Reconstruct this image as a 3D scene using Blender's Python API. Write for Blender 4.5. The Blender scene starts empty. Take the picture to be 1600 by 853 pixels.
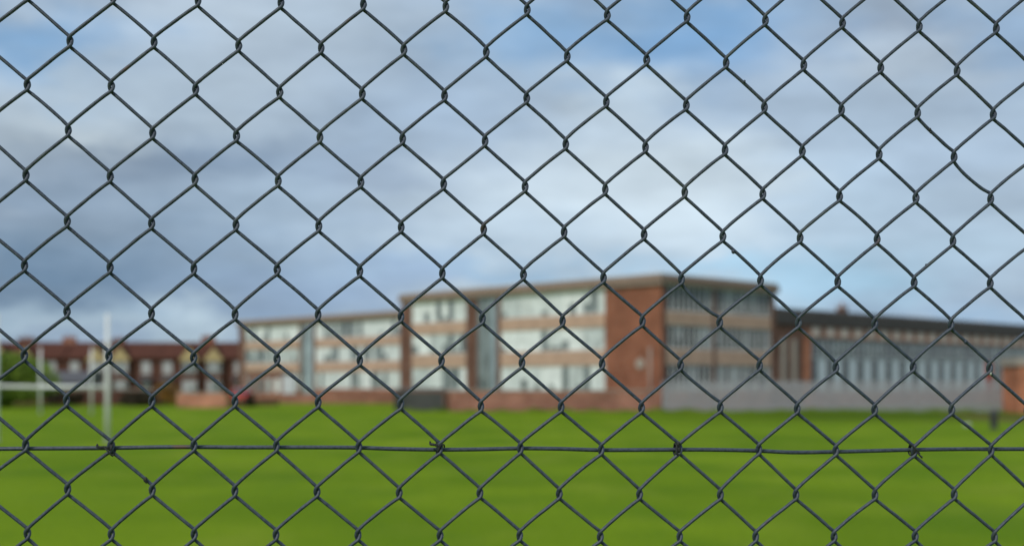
import bpy, math, random
from mathutils import Vector, Matrix
random.seed(7)
PI = math.pi
S = bpy.context.scene
COL = S.collection

# ------------------------------------------------------------------ camera
F = 2000.0            # focal length in pixels of the 1600 px wide photograph
EYE = 1.8
cam_d = bpy.data.cameras.new("camera")
cam = bpy.data.objects.new("camera", cam_d)
COL.objects.link(cam)
cam.location = (0, 0, EYE)
cam.rotation_euler = (PI / 2, 0, 0)
cam_d.sensor_width = 36.0
cam_d.lens = 36.0 * F / 1600.0
cam_d.shift_y = (600 - 426.5) / 1600.0
cam_d.clip_start = 0.05
cam_d.clip_end = 6000
cam_d.dof.use_dof = True
cam_d.dof.focus_distance = 1.09
cam_d.dof.aperture_fstop = 5.6
S.camera = cam

# ------------------------------------------------------------------ sky
SUN_ELEV, SUN_AZ = math.radians(42), math.radians(210)   # azimuth clockwise from +Y
SKY_STRENGTH = 0.1
world = bpy.data.worlds.new("World")
S.world = world
world.use_nodes = True
wt = world.node_tree
wt.nodes.clear()
def wn(t, **k):
    n = wt.nodes.new(t)
    for a, b in k.items():
        setattr(n, a, b)
    return n
def wl(a, b):
    wt.links.new(a, b)
def wmath(op, a, b=None, c=None):
    n = wn('ShaderNodeMath', operation=op)
    for i, v in enumerate((a, b, c)):
        if v is None:
            continue
        if isinstance(v, (int, float)):
            n.inputs[i].default_value = v
        else:
            wl(v, n.inputs[i])
    return n.outputs[0]
out = wn('ShaderNodeOutputWorld')
bg = wn('ShaderNodeBackground')
bg.inputs[1].default_value = SKY_STRENGTH
wl(bg.outputs[0], out.inputs[0])
sky = wn('ShaderNodeTexSky', sky_type='NISHITA')
sky.sun_disc = False
sky.sun_elevation = SUN_ELEV
sky.sun_rotation = SUN_AZ
sky.air_density = 1.0
sky.dust_density = 1.2
tc = wn('ShaderNodeTexCoord')
sep = wn('ShaderNodeSeparateXYZ')
wl(tc.outputs['Generated'], sep.inputs[0])
az0 = wmath('ARCTAN2', sep.outputs[0], sep.outputs[1])
el0 = wmath('ARCSINE', sep.outputs[2])
comb = wn('ShaderNodeCombineXYZ')
wl(az0, comb.inputs[0]); wl(el0, comb.inputs[1])
def wnoise(sx, sy, detail, rough=0.55, off=0.0):
    m = wn('ShaderNodeMapping')
    m.inputs['Scale'].default_value = (sx, sy, 1)
    m.inputs['Location'].default_value = (off, off * 0.7, 0)
    wl(comb.outputs[0], m.inputs[0])
    n = wn('ShaderNodeTexNoise')
    n.inputs['Scale'].default_value = 1.0
    n.inputs['Detail'].default_value = detail
    n.inputs['Roughness'].default_value = rough
    wl(m.outputs[0], n.inputs['Vector'])
    return n.outputs['Fac']
# warp of the cloud directions
wa = wmath('MULTIPLY_ADD', wnoise(8, 16, 6, .62, 3.1), 0.22, -0.11)
wb = wmath('MULTIPLY_ADD', wnoise(7, 18, 6, .62, 8.7), 0.11, -0.055)
az = wmath('ADD', az0, wa)
el = wmath('ADD', el0, wb)
def lin(c):
    return tuple(((v / 255) / 12.92 if v / 255 <= .04045 else ((v / 255 + .055) / 1.055) ** 2.4) for v in c)
SKYGAIN = 1.0
def cc(c):
    r = lin(tuple(max(0, 172 + (v - 172) * 1.1) + o for v, o in zip(c, (-1, 2, -3))))
    return (r[0] / SKY_STRENGTH * SKYGAIN, r[1] / SKY_STRENGTH * SKYGAIN, r[2] / SKY_STRENGTH * SKYGAIN, 1)
def mixc(fac, a, b):
    m = wn('ShaderNodeMix', data_type='RGBA')
    if isinstance(fac, float):
        m.inputs[0].default_value = fac
    else:
        wl(fac, m.inputs[0])
    for i, v in ((6, a), (7, b)):
        if isinstance(v, tuple):
            m.inputs[i].default_value = v
        else:
            wl(v, m.inputs[i])
    return m.outputs[2]
# general broken cloud over the whole dome: Nishita blue showing through grey-white cloud
cover = wn('ShaderNodeMapRange'); cover.interpolation_type = 'SMOOTHSTEP'
wl(wnoise(3.2, 7.5, 7, .6, 1.3), cover.inputs[0])
cover.inputs[1].default_value = 0.33; cover.inputs[2].default_value = 0.50
tone = wn('ShaderNodeMapRange'); tone.interpolation_type = 'SMOOTHSTEP'
wl(wnoise(5, 13, 6, .58, 5.9), tone.inputs[0])
tone.inputs[1].default_value = 0.36; tone.inputs[2].default_value = 0.66
cloud = mixc(tone.outputs[0], cc((152, 168, 194)), cc((188, 201, 219)))
col = mixc(cover.outputs[0], sky.outputs[0], cloud)
col = mixc(0.85, col, cloud)
def blob(px, py, sx, sy, c, w=0.8):
    """cloud bank or blue gap round one direction of the sky (azimuth, elevation)"""
    global col
    a = math.atan((px - 800) / F)
    e = math.atan((600 - py) / F * math.cos(a))
    dx = wmath('MULTIPLY', wmath('SUBTRACT', az, a), F / sx)
    dy = wmath('MULTIPLY', wmath('SUBTRACT', el, e), F / sy)
    r2 = wmath('ADD', wmath('MULTIPLY', dx, dx), wmath('MULTIPLY', dy, dy))
    g = wmath('MULTIPLY', wmath('EXPONENT', wmath('MULTIPLY', r2, -0.8)), w)
    col = mixc(g, col, cc(c))
for b in [
    (180, 50, 260, 80, (184, 195, 213)), (520, 50, 260, 110, (178, 192, 212)),
    (40, 78, 130, 52, (124, 161, 204), .95), (60, 190, 150, 60, (186, 197, 211)),
    (250, 170, 200, 50, (180, 194, 212), .8),
    (330, 258, 210, 62, (130, 146, 172), .98), (150, 225, 60, 18, (150, 164, 186), .7), (130, 190, 90, 22, (192, 203, 217), .8), (60, 325, 200, 26, (132, 147, 172), .9), (300, 300, 80, 22, (165, 180, 202), .5), (440, 345, 70, 18, (180, 196, 217), .7), (100, 372, 160, 14, (150, 167, 190), .6),
    (120, 345, 260, 40, (163, 178, 200), .7), (520, 330, 170, 60, (172, 190, 214), .85),
    (110, 430, 320, 80, (114, 135, 163), .98), (380, 420, 160, 60, (150, 170, 198), .8),
    (470, 470, 140, 40, (143, 162, 192), .8), (100, 505, 200, 20, (165, 184, 204), .7),
    (325, 500, 70, 24, (183, 199, 216), .9), (200, 520, 260, 12, (172, 188, 206), .6),
    (690, 190, 150, 90, (160, 180, 210), .8), (620, 285, 120, 40, (144, 160, 188), .8), (1330, 175, 120, 14, (190, 202, 220), .6), (1270, 260, 90, 20, (158, 176, 204), .5),
    (850, 60, 110, 60, (146, 176, 212), .8),
    (1070, 60, 210, 85, (126, 163, 207), .95), (1200, 130, 120, 60, (142, 170, 208), .8),
    (880, 172, 100, 30, (148, 162, 184), .9), (1010, 165, 100, 40, (188, 202, 220), .7),
    (1060, 320, 300, 120, (209, 221, 235), .97), (860, 370, 200, 60, (190, 206, 226), .8),
    (780, 420, 210, 22, (164, 194, 226), .75), (600, 430, 110, 30, (158, 178, 210), .7),
    (1130, 425, 150, 18, (176, 208, 236), .8), (1290, 435, 120, 40, (160, 200, 230), .85),
    (1440, 45, 140, 45, (150, 162, 184), .85), (1560, 60, 60, 70, (140, 170, 208), .6),
    (1380, 110, 150, 35, (186, 197, 214), .8), (1300, 190, 160, 60, (170, 186, 210), .8),
    (1480, 250, 200, 90, (166, 183, 208), .85), (1330, 300, 100, 60, (182, 202, 226), .7),
    (1450, 390, 220, 60, (175, 195, 218), .85), (1510, 488, 130, 13, (150, 175, 205), .7),
]:
    blob(*b)
# streaky relief of the cloud layer
st = wn('ShaderNodeMapRange')
wl(wnoise(7, 24, 7, .58, 2.2), st.inputs[0])
st.inputs[1].default_value = 0.3; st.inputs[2].default_value = 0.7; st.inputs[3].default_value = 0.84; st.inputs[4].default_value = 1.17
mu = wn('ShaderNodeMix', data_type='RGBA', blend_type='MULTIPLY')
mu.inputs[0].default_value = 1.0
wl(col, mu.inputs[6]); wl(st.outputs[0], mu.inputs[7])
col = mu.outputs[2]
# ground-side half of the dome stays dull
low = wn('ShaderNodeMapRange')
wl(el0, low.inputs[0])
low.inputs[1].default_value = -0.02; low.inputs[2].default_value = 0.0
fin = mixc(low.outputs[0], (0.9, 1.0, 1.0, 1), col)
wl(fin, bg.inputs[0])
world.cycles.sampling_method = 'MANUAL'
world.cycles.sample_map_resolution = 512

# ------------------------------------------------------------------ sun, exposure
sd = bpy.data.lights.new("sun", 'SUN')
sd.energy = 2.2
sd.angle = math.radians(8)
sd.color = (1.0, 0.95, 0.87)
sun = bpy.data.objects.new("sun", sd)
COL.objects.link(sun)
sdir = Vector((math.sin(SUN_AZ) * math.cos(SUN_ELEV), math.cos(SUN_AZ) * math.cos(SUN_ELEV), math.sin(SUN_ELEV)))
sun.rotation_euler = sdir.to_track_quat('Z', 'Y').to_euler()
sun.location = sdir * 50
S.view_settings.view_transform = 'Standard'
S.view_settings.look = 'None'
S.view_settings.exposure = 0.0
S.view_settings.gamma = 1.0
S.render.engine = 'CYCLES'

# ------------------------------------------------------------------ helpers
class MB:
    def __init__(self):
        self.v = []; self.f = []; self.smooth = False
    def box(self, x0, x1, y0, y1, z0, z1):
        n = len(self.v)
        self.v += [(x0, y0, z0), (x1, y0, z0), (x1, y1, z0), (x0, y1, z0), (x0, y0, z1), (x1, y0, z1), (x1, y1, z1), (x0, y1, z1)]
        self.f += [tuple(n + i for i in q) for q in ((0, 3, 2, 1), (4, 5, 6, 7), (0, 1, 5, 4), (1, 2, 6, 5), (2, 3, 7, 6), (3, 0, 4, 7))]
        return self
    def prism(self, pts, y0, y1, axis='y'):
        """extrude a polygon given in (x, z) along y, or in (y, z) along x"""
        n = len(self.v); k = len(pts)
        for yy in (y0, y1):
            for a, b in pts:
                self.v.append((a, yy, b) if axis == 'y' else (yy, a, b))
        self.f.append(tuple(range(n, n + k))); self.f.append(tuple(range(n + 2 * k - 1, n + k - 1, -1)))
        for i in range(k):
            j = (i + 1) % k
            self.f.append((n + i, n + k + i, n + k + j, n + j))
        return self
    def cyl(self, cx, cy, z0, z1, r0, r1=None, n=16):
        r1 = r0 if r1 is None else r1
        b = len(self.v)
        for z, r in ((z0, r0), (z1, r1)):
            for i in range(n):
                a = 2 * PI * i / n
                self.v.append((cx + r * math.cos(a), cy + r * math.sin(a), z))
        for i in range(n):
            j = (i + 1) % n
            self.f.append((b + i, b + j, b + n + j, b + n + i))
        self.f.append(tuple(range(b + n - 1, b - 1, -1))); self.f.append(tuple(range(b + n, b + 2 * n)))
        return self
    def tube(self, pts, r, n=8):
        P = [Vector(p) for p in pts]
        m = len(P); b = len(self.v)
        up = Vector((0, 1, 0.001)); prev = None
        rr = r if isinstance(r, (list, tuple)) else [r] * m
        for i, p in enumerate(P):
            t = (P[min(i + 1, m - 1)] - P[max(i - 1, 0)])
            if t.length < 1e-9: t = Vector((0, 0, 1))
            t.normalize()
            if prev is None:
                a = t.cross(up)
                if a.length < 1e-3: a = t.cross(Vector((1, 0, 0)))
            else:
                a = prev - t * prev.dot(t)
            a.normalize(); prev = a
            c = t.cross(a)
            for k in range(n):
                w = 2 * PI * k / n
                self.v.append(tuple(p + (a * math.cos(w) + c * math.sin(w)) * rr[i]))
        for i in range(m - 1):
            for k in range(n):
                j = (k + 1) % n
                self.f.append((b + i * n + k, b + (i + 1) * n + k, b + (i + 1) * n + j, b + i * n + j))
        self.f.append(tuple(range(b, b + n))); self.f.append(tuple(range(b + m * n - 1, b + (m - 1) * n - 1, -1)))
        self.smooth = True
        return self
    def blobby(self, c, r, seed=0, sx=1, sy=1, sz=1, n=8):
        rnd = random.Random(seed); b = len(self.v)
        for i in range(n + 1):
            th = PI * i / n
            for j in range(2 * n):
                ph = PI * j / n
                q = r * (1 + rnd.uniform(-.18, .18) * (0 < i < n))
                self.v.append((c[0] + q * sx * math.sin(th) * math.cos(ph), c[1] + q * sy * math.sin(th) * math.sin(ph), c[2] + q * sz * math.cos(th)))
        for i in range(n):
            for j in range(2 * n):
                k = (j + 1) % (2 * n)
                self.f.append((b + i * 2 * n + j, b + (i + 1) * 2 * n + j, b + (i + 1) * 2 * n + k, b + i * 2 * n + k))
        self.smooth = True
        return self
    def build(self, name, m, parent=None, bevel=0, label=None, kind=None):
        me = bpy.data.meshes.new(name)
        me.from_pydata(self.v, [], self.f)
        me.validate()
        if self.smooth:
            me.polygons.foreach_set('use_smooth', [True] * len(me.polygons))
        me.materials.append(m)
        o = bpy.data.objects.new(name, me)
        COL.objects.link(o)
        o.parent = parent
        if bevel:
            bv = o.modifiers.new('bevel', 'BEVEL'); bv.width = bevel; bv.segments = 2; bv.limit_method = 'ANGLE'
        if label: o['label'] = label
        if kind: o['kind'] = kind
        return o
def tag(o, label, cat, group=None):
    o['label'] = label; o['category'] = cat
    if group: o['group'] = group
    return o
def empty(name, loc, rz=0, label=None, cat=None, group=None):
    o = bpy.data.objects.new(name, None)
    o.empty_display_size = 0.2
    COL.objects.link(o)
    o.location = loc; o.rotation_euler = (0, 0, rz)
    if label: tag(o, label, cat, group)
    return o
def copy_tree(o, parent=None):
    c = o.copy(); COL.objects.link(c); c.parent = parent
    for ch in [x for x in bpy.data.objects if x.parent == o]:
        copy_tree(ch, c)
    return c
def at(px, Y, z=0.0):
    """ground position seen in column px at distance Y"""
    return ((px - 800) / F * Y, Y, z)

def mat(name, base, rough=0.8, spec=0.3, metal=0.0, var=0.0, vscale=3.0, bump=0.0, bscale=20, col2=None, detail=5):
    m = bpy.data.materials.new(name); m.use_nodes = True
    nt = m.node_tree; p = nt.nodes['Principled BSDF']
    p.inputs['Roughness'].default_value = rough
    p.inputs['Specular IOR Level'].default_value = spec
    p.inputs['Metallic'].default_value = metal
    tcn = nt.nodes.new('ShaderNodeTexCoord')
    if var or col2:
        n = nt.nodes.new('ShaderNodeTexNoise'); n.inputs['Scale'].default_value = vscale; n.inputs['Detail'].default_value = detail
        nt.links.new(tcn.outputs['Object'], n.inputs['Vector'])
        r = nt.nodes.new('ShaderNodeValToRGB')
        c2 = col2 or tuple(v * (1 - var) for v in base)
        c1 = base if col2 else tuple(v * (1 + var) for v in base)
        r.color_ramp.elements[0].position = .33; r.color_ramp.elements[1].position = .67
        r.color_ramp.elements[0].color = (*c2, 1); r.color_ramp.elements[1].color = (*c1, 1)
        nt.links.new(n.outputs['Fac'], r.inputs[0]); nt.links.new(r.outputs[0], p.inputs['Base Color'])
    else:
        p.inputs['Base Color'].default_value = (*base, 1)
    if bump:
        n2 = nt.nodes.new('ShaderNodeTexNoise'); n2.inputs['Scale'].default_value = bscale; n2.inputs['Detail'].default_value = 6
        nt.links.new(tcn.outputs['Object'], n2.inputs['Vector'])
        b = nt.nodes.new('ShaderNodeBump'); b.inputs['Strength'].default_value = bump
        nt.links.new(n2.outputs['Fac'], b.inputs['Height']); nt.links.new(b.outputs[0], p.inputs['Normal'])
    return m
def brick(name, c1, c2, mortar, scale=1.0):
    """coursed brickwork on upright walls (local x + y along the wall, z up)"""
    m = bpy.data.materials.new(name); m.use_nodes = True
    nt = m.node_tree; p = nt.nodes['Principled BSDF']; p.inputs['Roughness'].default_value = .9
    p.inputs['Specular IOR Level'].default_value = .2
    t = nt.nodes.new('ShaderNodeTexCoord'); s = nt.nodes.new('ShaderNodeSeparateXYZ'); nt.links.new(t.outputs['Object'], s.inputs[0])
    a = nt.nodes.new('ShaderNodeMath'); nt.links.new(s.outputs[0], a.inputs[0]); nt.links.new(s.outputs[1], a.inputs[1])
    c = nt.nodes.new('ShaderNodeCombineXYZ'); nt.links.new(a.outputs[0], c.inputs[0]); nt.links.new(s.outputs[2], c.inputs[1])
    b = nt.nodes.new('ShaderNodeTexBrick'); nt.links.new(c.outputs[0], b.inputs['Vector'])
    b.inputs['Scale'].default_value = 1.0 * scale
    b.inputs['Brick Width'].default_value = .225; b.inputs['Row Height'].default_value = .075; b.inputs['Mortar Size'].default_value = .008
    b.inputs['Color1'].default_value = (*c1, 1); b.inputs['Color2'].default_value = (*c2, 1); b.inputs['Mortar'].default_value = (*mortar, 1)
    n = nt.nodes.new('ShaderNodeTexNoise'); n.inputs['Scale'].default_value = .7; n.inputs['Detail'].default_value = 6
    nt.links.new(t.outputs['Object'], n.inputs['Vector'])
    mr = nt.nodes.new('ShaderNodeMapRange'); nt.links.new(n.outputs['Fac'], mr.inputs[0])
    mr.inputs[1].default_value = .3; mr.inputs[2].default_value = .7; mr.inputs[3].default_value = .68; mr.inputs[4].default_value = 1.32
    mx = nt.nodes.new('ShaderNodeMix'); mx.data_type = 'RGBA'; mx.blend_type = 'MULTIPLY'; mx.inputs[0].default_value = 1
    nt.links.new(b.outputs['Color'], mx.inputs[6]); nt.links.new(mr.outputs[0], mx.inputs[7])
    nt.links.new(mx.outputs[2], p.inputs['Base Color'])
    bp = nt.nodes.new('ShaderNodeBump'); bp.inputs['Strength'].default_value = .4; bp.inputs['Distance'].default_value = .01; bp.invert = True
    nt.links.new(b.outputs['Fac'], bp.inputs['Height']); nt.links.new(bp.outputs[0], p.inputs['Normal'])
    return m
M = {}
M['orange_brick'] = brick('orange_brick', (.30, .10, .052), (.23, .072, .038), (.28, .19, .14))
M['brown_brick'] = brick('brown_brick', (.17, .075, .05), (.13, .055, .038), (.2, .15, .12))
M['dark_brick'] = brick('dark_brick', (.125, .042, .028), (.085, .03, .02), (.12, .085, .07))
M['red_brick'] = brick('red_brick', (.36, .14, .09), (.29, .105, .07), (.34, .26, .2))
M['bright_brick'] = brick('bright_brick', (.52, .17, .08), (.42, .13, .06), (.40, .28, .2))
M['wall_brick'] = brick('wall_brick', (.52, .20, .12), (.44, .16, .095), (.42, .30, .22))
M['pink_panel'] = mat('pink_panel', (.50, .335, .245), .85, var=.12, vscale=1.2)
M['fascia'] = mat('fascia', (.22, .14, .10), .7, var=.15)
M['felt'] = mat('felt', (.10, .10, .10), .9, var=.2)
M['frame'] = mat('frame', (.66, .68, .66), .5, var=.06)
M['grey_frame'] = mat('grey_frame', (.42, .44, .44), .5, var=.08)
M['blind'] = mat('blind', (.68, .73, .71), .6, var=.15, vscale=.8)
M['dark_glass'] = mat('dark_glass', (.05, .065, .07), .12, spec=.7)
M['grey_glass'] = mat('grey_glass', (.15, .18, .18), .2, spec=.7, var=.4, vscale=.7)
M['blue_glass'] = mat('blue_glass', (.27, .34, .37), .25, spec=.6, var=.25, vscale=.6)
M['hall_blind'] = mat('hall_blind', (.26, .28, .29), .6, var=.3, vscale=.9)
M['smoke_glass'] = mat('smoke_glass', (.045, .052, .055), .25, spec=.5, var=.4, vscale=.8)
M['house_blind'] = mat('house_blind', (.42, .42, .44), .6, var=.2)
M['blind_bright'] = mat('blind_bright', (.80, .84, .82), .5, var=.15, vscale=1.5)
M['blind_dim'] = mat('blind_dim', (.52, .57, .56), .6, var=.25, vscale=1.2)
M['core'] = mat('core', (.06, .055, .05), .9)
M['roof_dark'] = mat('roof_dark', (.075, .066, .063), .8, var=.2)
M['slate'] = mat('slate', (.095, .038, .026), .9, .1, var=.25, vscale=2, bump=.3)
M['grey_slate'] = mat('grey_slate', (.10, .10, .11), .8, var=.2)
M['white_paint'] = mat('white_paint', (.50, .50, .50), .5, var=.06)
M['cream'] = mat('cream', (.44, .34, .17), .7, var=.08)
M['galv'] = mat('galvanised', (.35, .35, .365), .5, metal=.35, var=.12, vscale=6)
M['pole'] = mat('pole_white', (.72, .73, .71), .4, var=.05)
M['pale_stone'] = mat('pale_stone', (.62, .52, .46), .8, var=.2)
M['rubber'] = mat('rubber', (.03, .03, .03), .8)
M['car_red'] = mat('car_red', (.50, .03, .03), .25, spec=.6)
M['black_plastic'] = mat('black_plastic', (.05, .052, .05), .45, var=.2)
M['shed_grey'] = mat('shed_grey', (.085, .085, .08), .7, var=.25, vscale=2)
M['pale_panel'] = mat('pale_panel', (.62, .64, .67), .6, var=.08)
M['coping'] = mat('coping', (.38, .33, .28), .8, var=.12)
M['leaf'] = mat('leaf', (.19, .28, .025), .6, col2=(.09, .15, .015), vscale=1.3)
M['leaf_dark'] = mat('leaf_dark', (.075, .055, .03), .6, col2=(.035, .03, .016), vscale=1.3)
M['leaf_gold'] = mat('leaf_gold', (.40, .20, .03), .6, col2=(.14, .09, .02), vscale=2)
M['bark'] = mat('bark', (.09, .065, .045), .9, var=.2, bump=.4)
M['lamp_glass'] = mat('lamp_glass', (.5, .05, .03), .3)
M['litter'] = mat('litter_white', (.45, .47, .42), .6)
M['red_paint'] = mat('red_paint', (.40, .07, .045), .6, var=.1)

def grass_mat():
    m = bpy.data.materials.new('grass'); m.use_nodes = True
    nt = m.node_tree; p = nt.nodes['Principled BSDF']; p.inputs['Roughness'].default_value = .9
    p.inputs['Specular IOR Level'].default_value = .05
    t = nt.nodes.new('ShaderNodeTexCoord')
    def noise(scale, det, sx=1, sy=1):
        mp = nt.nodes.new('ShaderNodeMapping'); mp.inputs['Scale'].default_value = (sx, sy, 1); nt.links.new(t.outputs['Object'], mp.inputs[0])
        n = nt.nodes.new('ShaderNodeTexNoise'); n.inputs['Scale'].default_value = scale; n.inputs['Detail'].default_value = det
        nt.links.new(mp.outputs[0], n.inputs['Vector']); return n.outputs['Fac']
    def ramp(f, a, b, p0, p1):
        r = nt.nodes.new('ShaderNodeValToRGB'); e = r.color_ramp.elements
        e[0].position = p0; e[1].position = p1; e[0].color = (*a, 1); e[1].color = (*b, 1)
        nt.links.new(f, r.inputs[0]); return r.outputs[0]
    def mix(f, a, b, mode='MIX'):
        x = nt.nodes.new('ShaderNodeMix'); x.data_type = 'RGBA'; x.blend_type = mode
        if isinstance(f, float): x.inputs[0].default_value = f
        else: nt.links.new(f, x.inputs[0])
        nt.links.new(a, x.inputs[6])
        if isinstance(b, tuple): x.inputs[7].default_value = b
        else: nt.links.new(b, x.inputs[7])
        return x.outputs[2]
    big = ramp(noise(.22, 7, .8, .8), (.112, .196, .003), (.182, .276, .007), .36, .64)
    fine = ramp(noise(14, 4), (.72, .74, .6), (1.25, 1.22, 1.3), .3, .7)
    c = mix(1.0, big, fine, 'MULTIPLY')
    worn = ramp(noise(.5, 5, 1, .5), (0, 0, 0), (.55, .55, .55), .52, .72)
    c = mix(worn, c, (.23, .29, .025, 1))
    lush = ramp(noise(.35, 6, 1.1, .6), (.6, .6, .6), (0, 0, 0), .32, .5)
    c = mix(lush, c, (.075, .165, .003, 1))
    sp = nt.nodes.new('ShaderNodeSeparateXYZ'); nt.links.new(t.outputs['Object'], sp.inputs[0])
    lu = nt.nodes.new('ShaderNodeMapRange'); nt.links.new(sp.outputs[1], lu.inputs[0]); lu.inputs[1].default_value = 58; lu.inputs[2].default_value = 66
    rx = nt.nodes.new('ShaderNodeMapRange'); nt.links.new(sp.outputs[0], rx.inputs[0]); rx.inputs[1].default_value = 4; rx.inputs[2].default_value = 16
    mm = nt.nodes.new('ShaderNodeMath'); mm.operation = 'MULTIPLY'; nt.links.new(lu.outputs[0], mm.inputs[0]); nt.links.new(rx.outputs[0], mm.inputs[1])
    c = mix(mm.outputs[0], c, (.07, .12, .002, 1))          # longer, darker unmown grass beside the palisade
    # bare muddy patch beside the boundary on the right
    s = nt.nodes.new('ShaderNodeVectorMath'); s.operation = 'SUBTRACT'; nt.links.new(t.outputs['Object'], s.inputs[0]); s.inputs[1].default_value = (25.5, 66, 0)
    s2 = nt.nodes.new('ShaderNodeVectorMath'); s2.operation = 'MULTIPLY'; nt.links.new(s.outputs[0], s2.inputs[0]); s2.inputs[1].default_value = (.45, .13, 0)
    ln = nt.nodes.new('ShaderNodeVectorMath'); ln.operation = 'LENGTH'; nt.links.new(s2.outputs[0], ln.inputs[0])
    mr = nt.nodes.new('ShaderNodeMapRange'); nt.links.new(ln.outputs['Value'], mr.inputs[0]); mr.inputs[1].default_value = .5; mr.inputs[2].default_value = 1.2; mr.inputs[3].default_value = .75; mr.inputs[4].default_value = 0
    c = mix(mr.outputs[0], c, (.13, .09, .035, 1))
    nt.links.new(c, p.inputs['Base Color'])
    bp = nt.nodes.new('ShaderNodeBump'); bp.inputs['Strength'].default_value = .6; bp.inputs['Distance'].default_value = .05
    nt.links.new(noise(25, 5), bp.inputs['Height']); nt.links.new(bp.outputs[0], p.inputs['Normal'])
    return m
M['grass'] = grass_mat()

# ------------------------------------------------------------------ ground
def ground():
    m = MB()
    xs = [-900, -300, -140] + [-100 + 5 * i for i in range(41)] + [140, 300, 900]
    ys = [-60, -10] + [4 * i for i in range(0, 46)] + [220, 400, 900, 2500]
    for y in ys:
        for x in xs:
            h = 0
            if -90 < x < 95 and 8 < y < 78:
                h = .05 * math.sin(x * .11 + y * .05) * math.sin(y * .13 + 1)
            h += .32 * math.exp(-((x - 19.5) / 7) ** 2 - ((y - 75) / 6) ** 2)      # low bank before the palisade
            m.v.append((x, y, h))
    w = len(xs)
    for j in range(len(ys) - 1):
        for i in range(w - 1):
            m.f.append((j * w + i, j * w + i + 1, (j + 1) * w + i + 1, (j + 1) * w + i))
    m.smooth = True
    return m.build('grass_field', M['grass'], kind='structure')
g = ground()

# ------------------------------------------------------------------ windows and buildings
def window(parent, axis, plane, a0, a1, z0, z1, n, glass, frame='frame', dark=0.2, glass2='dark_glass', fw=.06, transom=None, rnd=random):
    """glazed opening; axis 'x': runs along local x at y = plane, facing -y;  axis 'y': runs along y at x = plane, facing +x"""
    fr = MB(); pa = MB(); bl = MB()
    if glass == 'blind': glass = rnd.choice(('blind', 'blind_bright', 'blind_dim'))
    def bx(mb, s0, s1, d0, d1, q0, q1):
        if axis == 'x': mb.box(s0, s1, plane + d0, plane + d1, q0, q1)
        else: mb.box(plane - d1, plane - d0, s0, s1, q0, q1)
    bx(fr, a0, a1, .05, .15, z0, z0 + fw); bx(fr, a0, a1, .05, .15, z1 - fw, z1)
    for i in range(n + 1):
        c = a0 + (a1 - a0) * i / n
        l = max(a0, c - fw / 2); r = min(a1, c + fw / 2)
        bx(fr, l, r, .048, .152, z0 + fw, z1 - fw)
    if transom: bx(fr, a0 + fw, a1 - fw, .052, .148, transom - fw / 2, transom + fw / 2)
    for i in range(n):
        l = a0 + (a1 - a0) * i / n + fw / 2; r = a0 + (a1 - a0) * (i + 1) / n - fw / 2
        if rnd.random() < dark: bx(pa, l, r, .1, .11, z0 + fw, z1 - fw)
        else:
            drop = rnd.choice((0, 0, 0, 0, 0, .2, .45)) * (z1 - z0 - 2 * fw)
            bx(bl, l, r, .1, .11, z0 + fw + drop, z1 - fw)
            if drop: bx(pa, l, r, .1, .11, z0 + fw, z0 + fw + drop)
    f = fr.build('window', M[frame], parent)
    if pa.v: pa.build('pane', M[glass2], f)
    if bl.v: bl.build('blind', M[glass], f)
    return f

RZ = math.atan2(-.7250, .6888)
AX = Vector((.6888, -.7250, 0)); AY = Vector((.7250, .6888, 0))
P0 = Vector((10.02, 86, 0))
LV = [(1.35, 3.14), (4.22, 5.83), (6.77, 8.54)]

def ribbon_facade(root, axis, plane, a0, a1, nwin, nl, glass, frame, dark, glass2, rnd):
    """spandrel panels with window ribbons between them"""
    sp = MB()
    def bx(mb, d0, d1, q0, q1):
        if axis == 'x': mb.box(a0, a1, plane + d0, plane + d1, q0, q1)
        else: mb.box(plane - d1, plane - d0, a0, a1, q0, q1)
    for q0, q1 in ((LV[0][1], LV[1][0]), (LV[1][1], LV[2][0])):
        bx(sp, 0, .25, q0, q1)
    sp.build('spandrel', M['pink_panel'], root)
    pl = MB(); bx(pl, 0, .25, 0, LV[0][0]); pl.build('plinth', M['red_brick'], root)
    for z0, z1 in LV:
        for i in range(nwin):
            w = (a1 - a0) / nwin
            window(root, axis, plane, a0 + i * w + .003, a0 + (i + 1) * w - .003, z0, z1, nl, glass, frame, dark, glass2, rnd=rnd)

rnd = random.Random(3)
school = empty('school_building', P0, RZ, 'three storey flat roofed school block with window ribbons and an orange brick end wall', 'school')
MB().box(-27.7, -.3, .3, 13.0, 0.01, 9.0).build('interior_core', M['core'], school)
# orange brick end wall, wrapping the corner
MB().box(-5.1, 0, 0, .29, 0, 8.66).build('wall', M['orange_brick'], school)
# piers
pm = MB()
pm.box(-27.8, -26.5, -.06, .28, 0, 8.66); pm.box(-19.8, -18.5, 0, .28, 0, 8.66); pm.box(-16.3, -15.8, 0, .28, 0, 8.66)
pm.box(-.29, .02, 0.295, .5, 0, 8.66); pm.box(-.25, .02, 5.65, 5.95, 0, 8.66); pm.box(-.29, .02, 12.6, 13.1, 0, 8.66)
pm.box(-27.8, -27.5, .28, 13.1, 0, 8.66); pm.box(-27.5, -.29, 12.8, 13.1, 0, 8.66)
pm.build('pier', M['brown_brick'], school)
ribbon_facade(school, 'x', 0, -15.8, -5.1, 5, 3, 'blind', 'frame', .17, 'grey_glass', rnd)
ribbon_facade(school, 'x', 0, -26.5, -19.8, 3, 3, 'blind', 'frame', .3, 'grey_glass', rnd)
ribbon_facade(school, 'y', 0, .5, 5.6, 3, 3, 'hall_blind', 'frame', .68, 'smoke_glass', rnd)
ribbon_facade(school, 'y', 0, 6.0, 12.6, 4, 3, 'hall_blind', 'frame', .68, 'smoke_glass', rnd)
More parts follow.
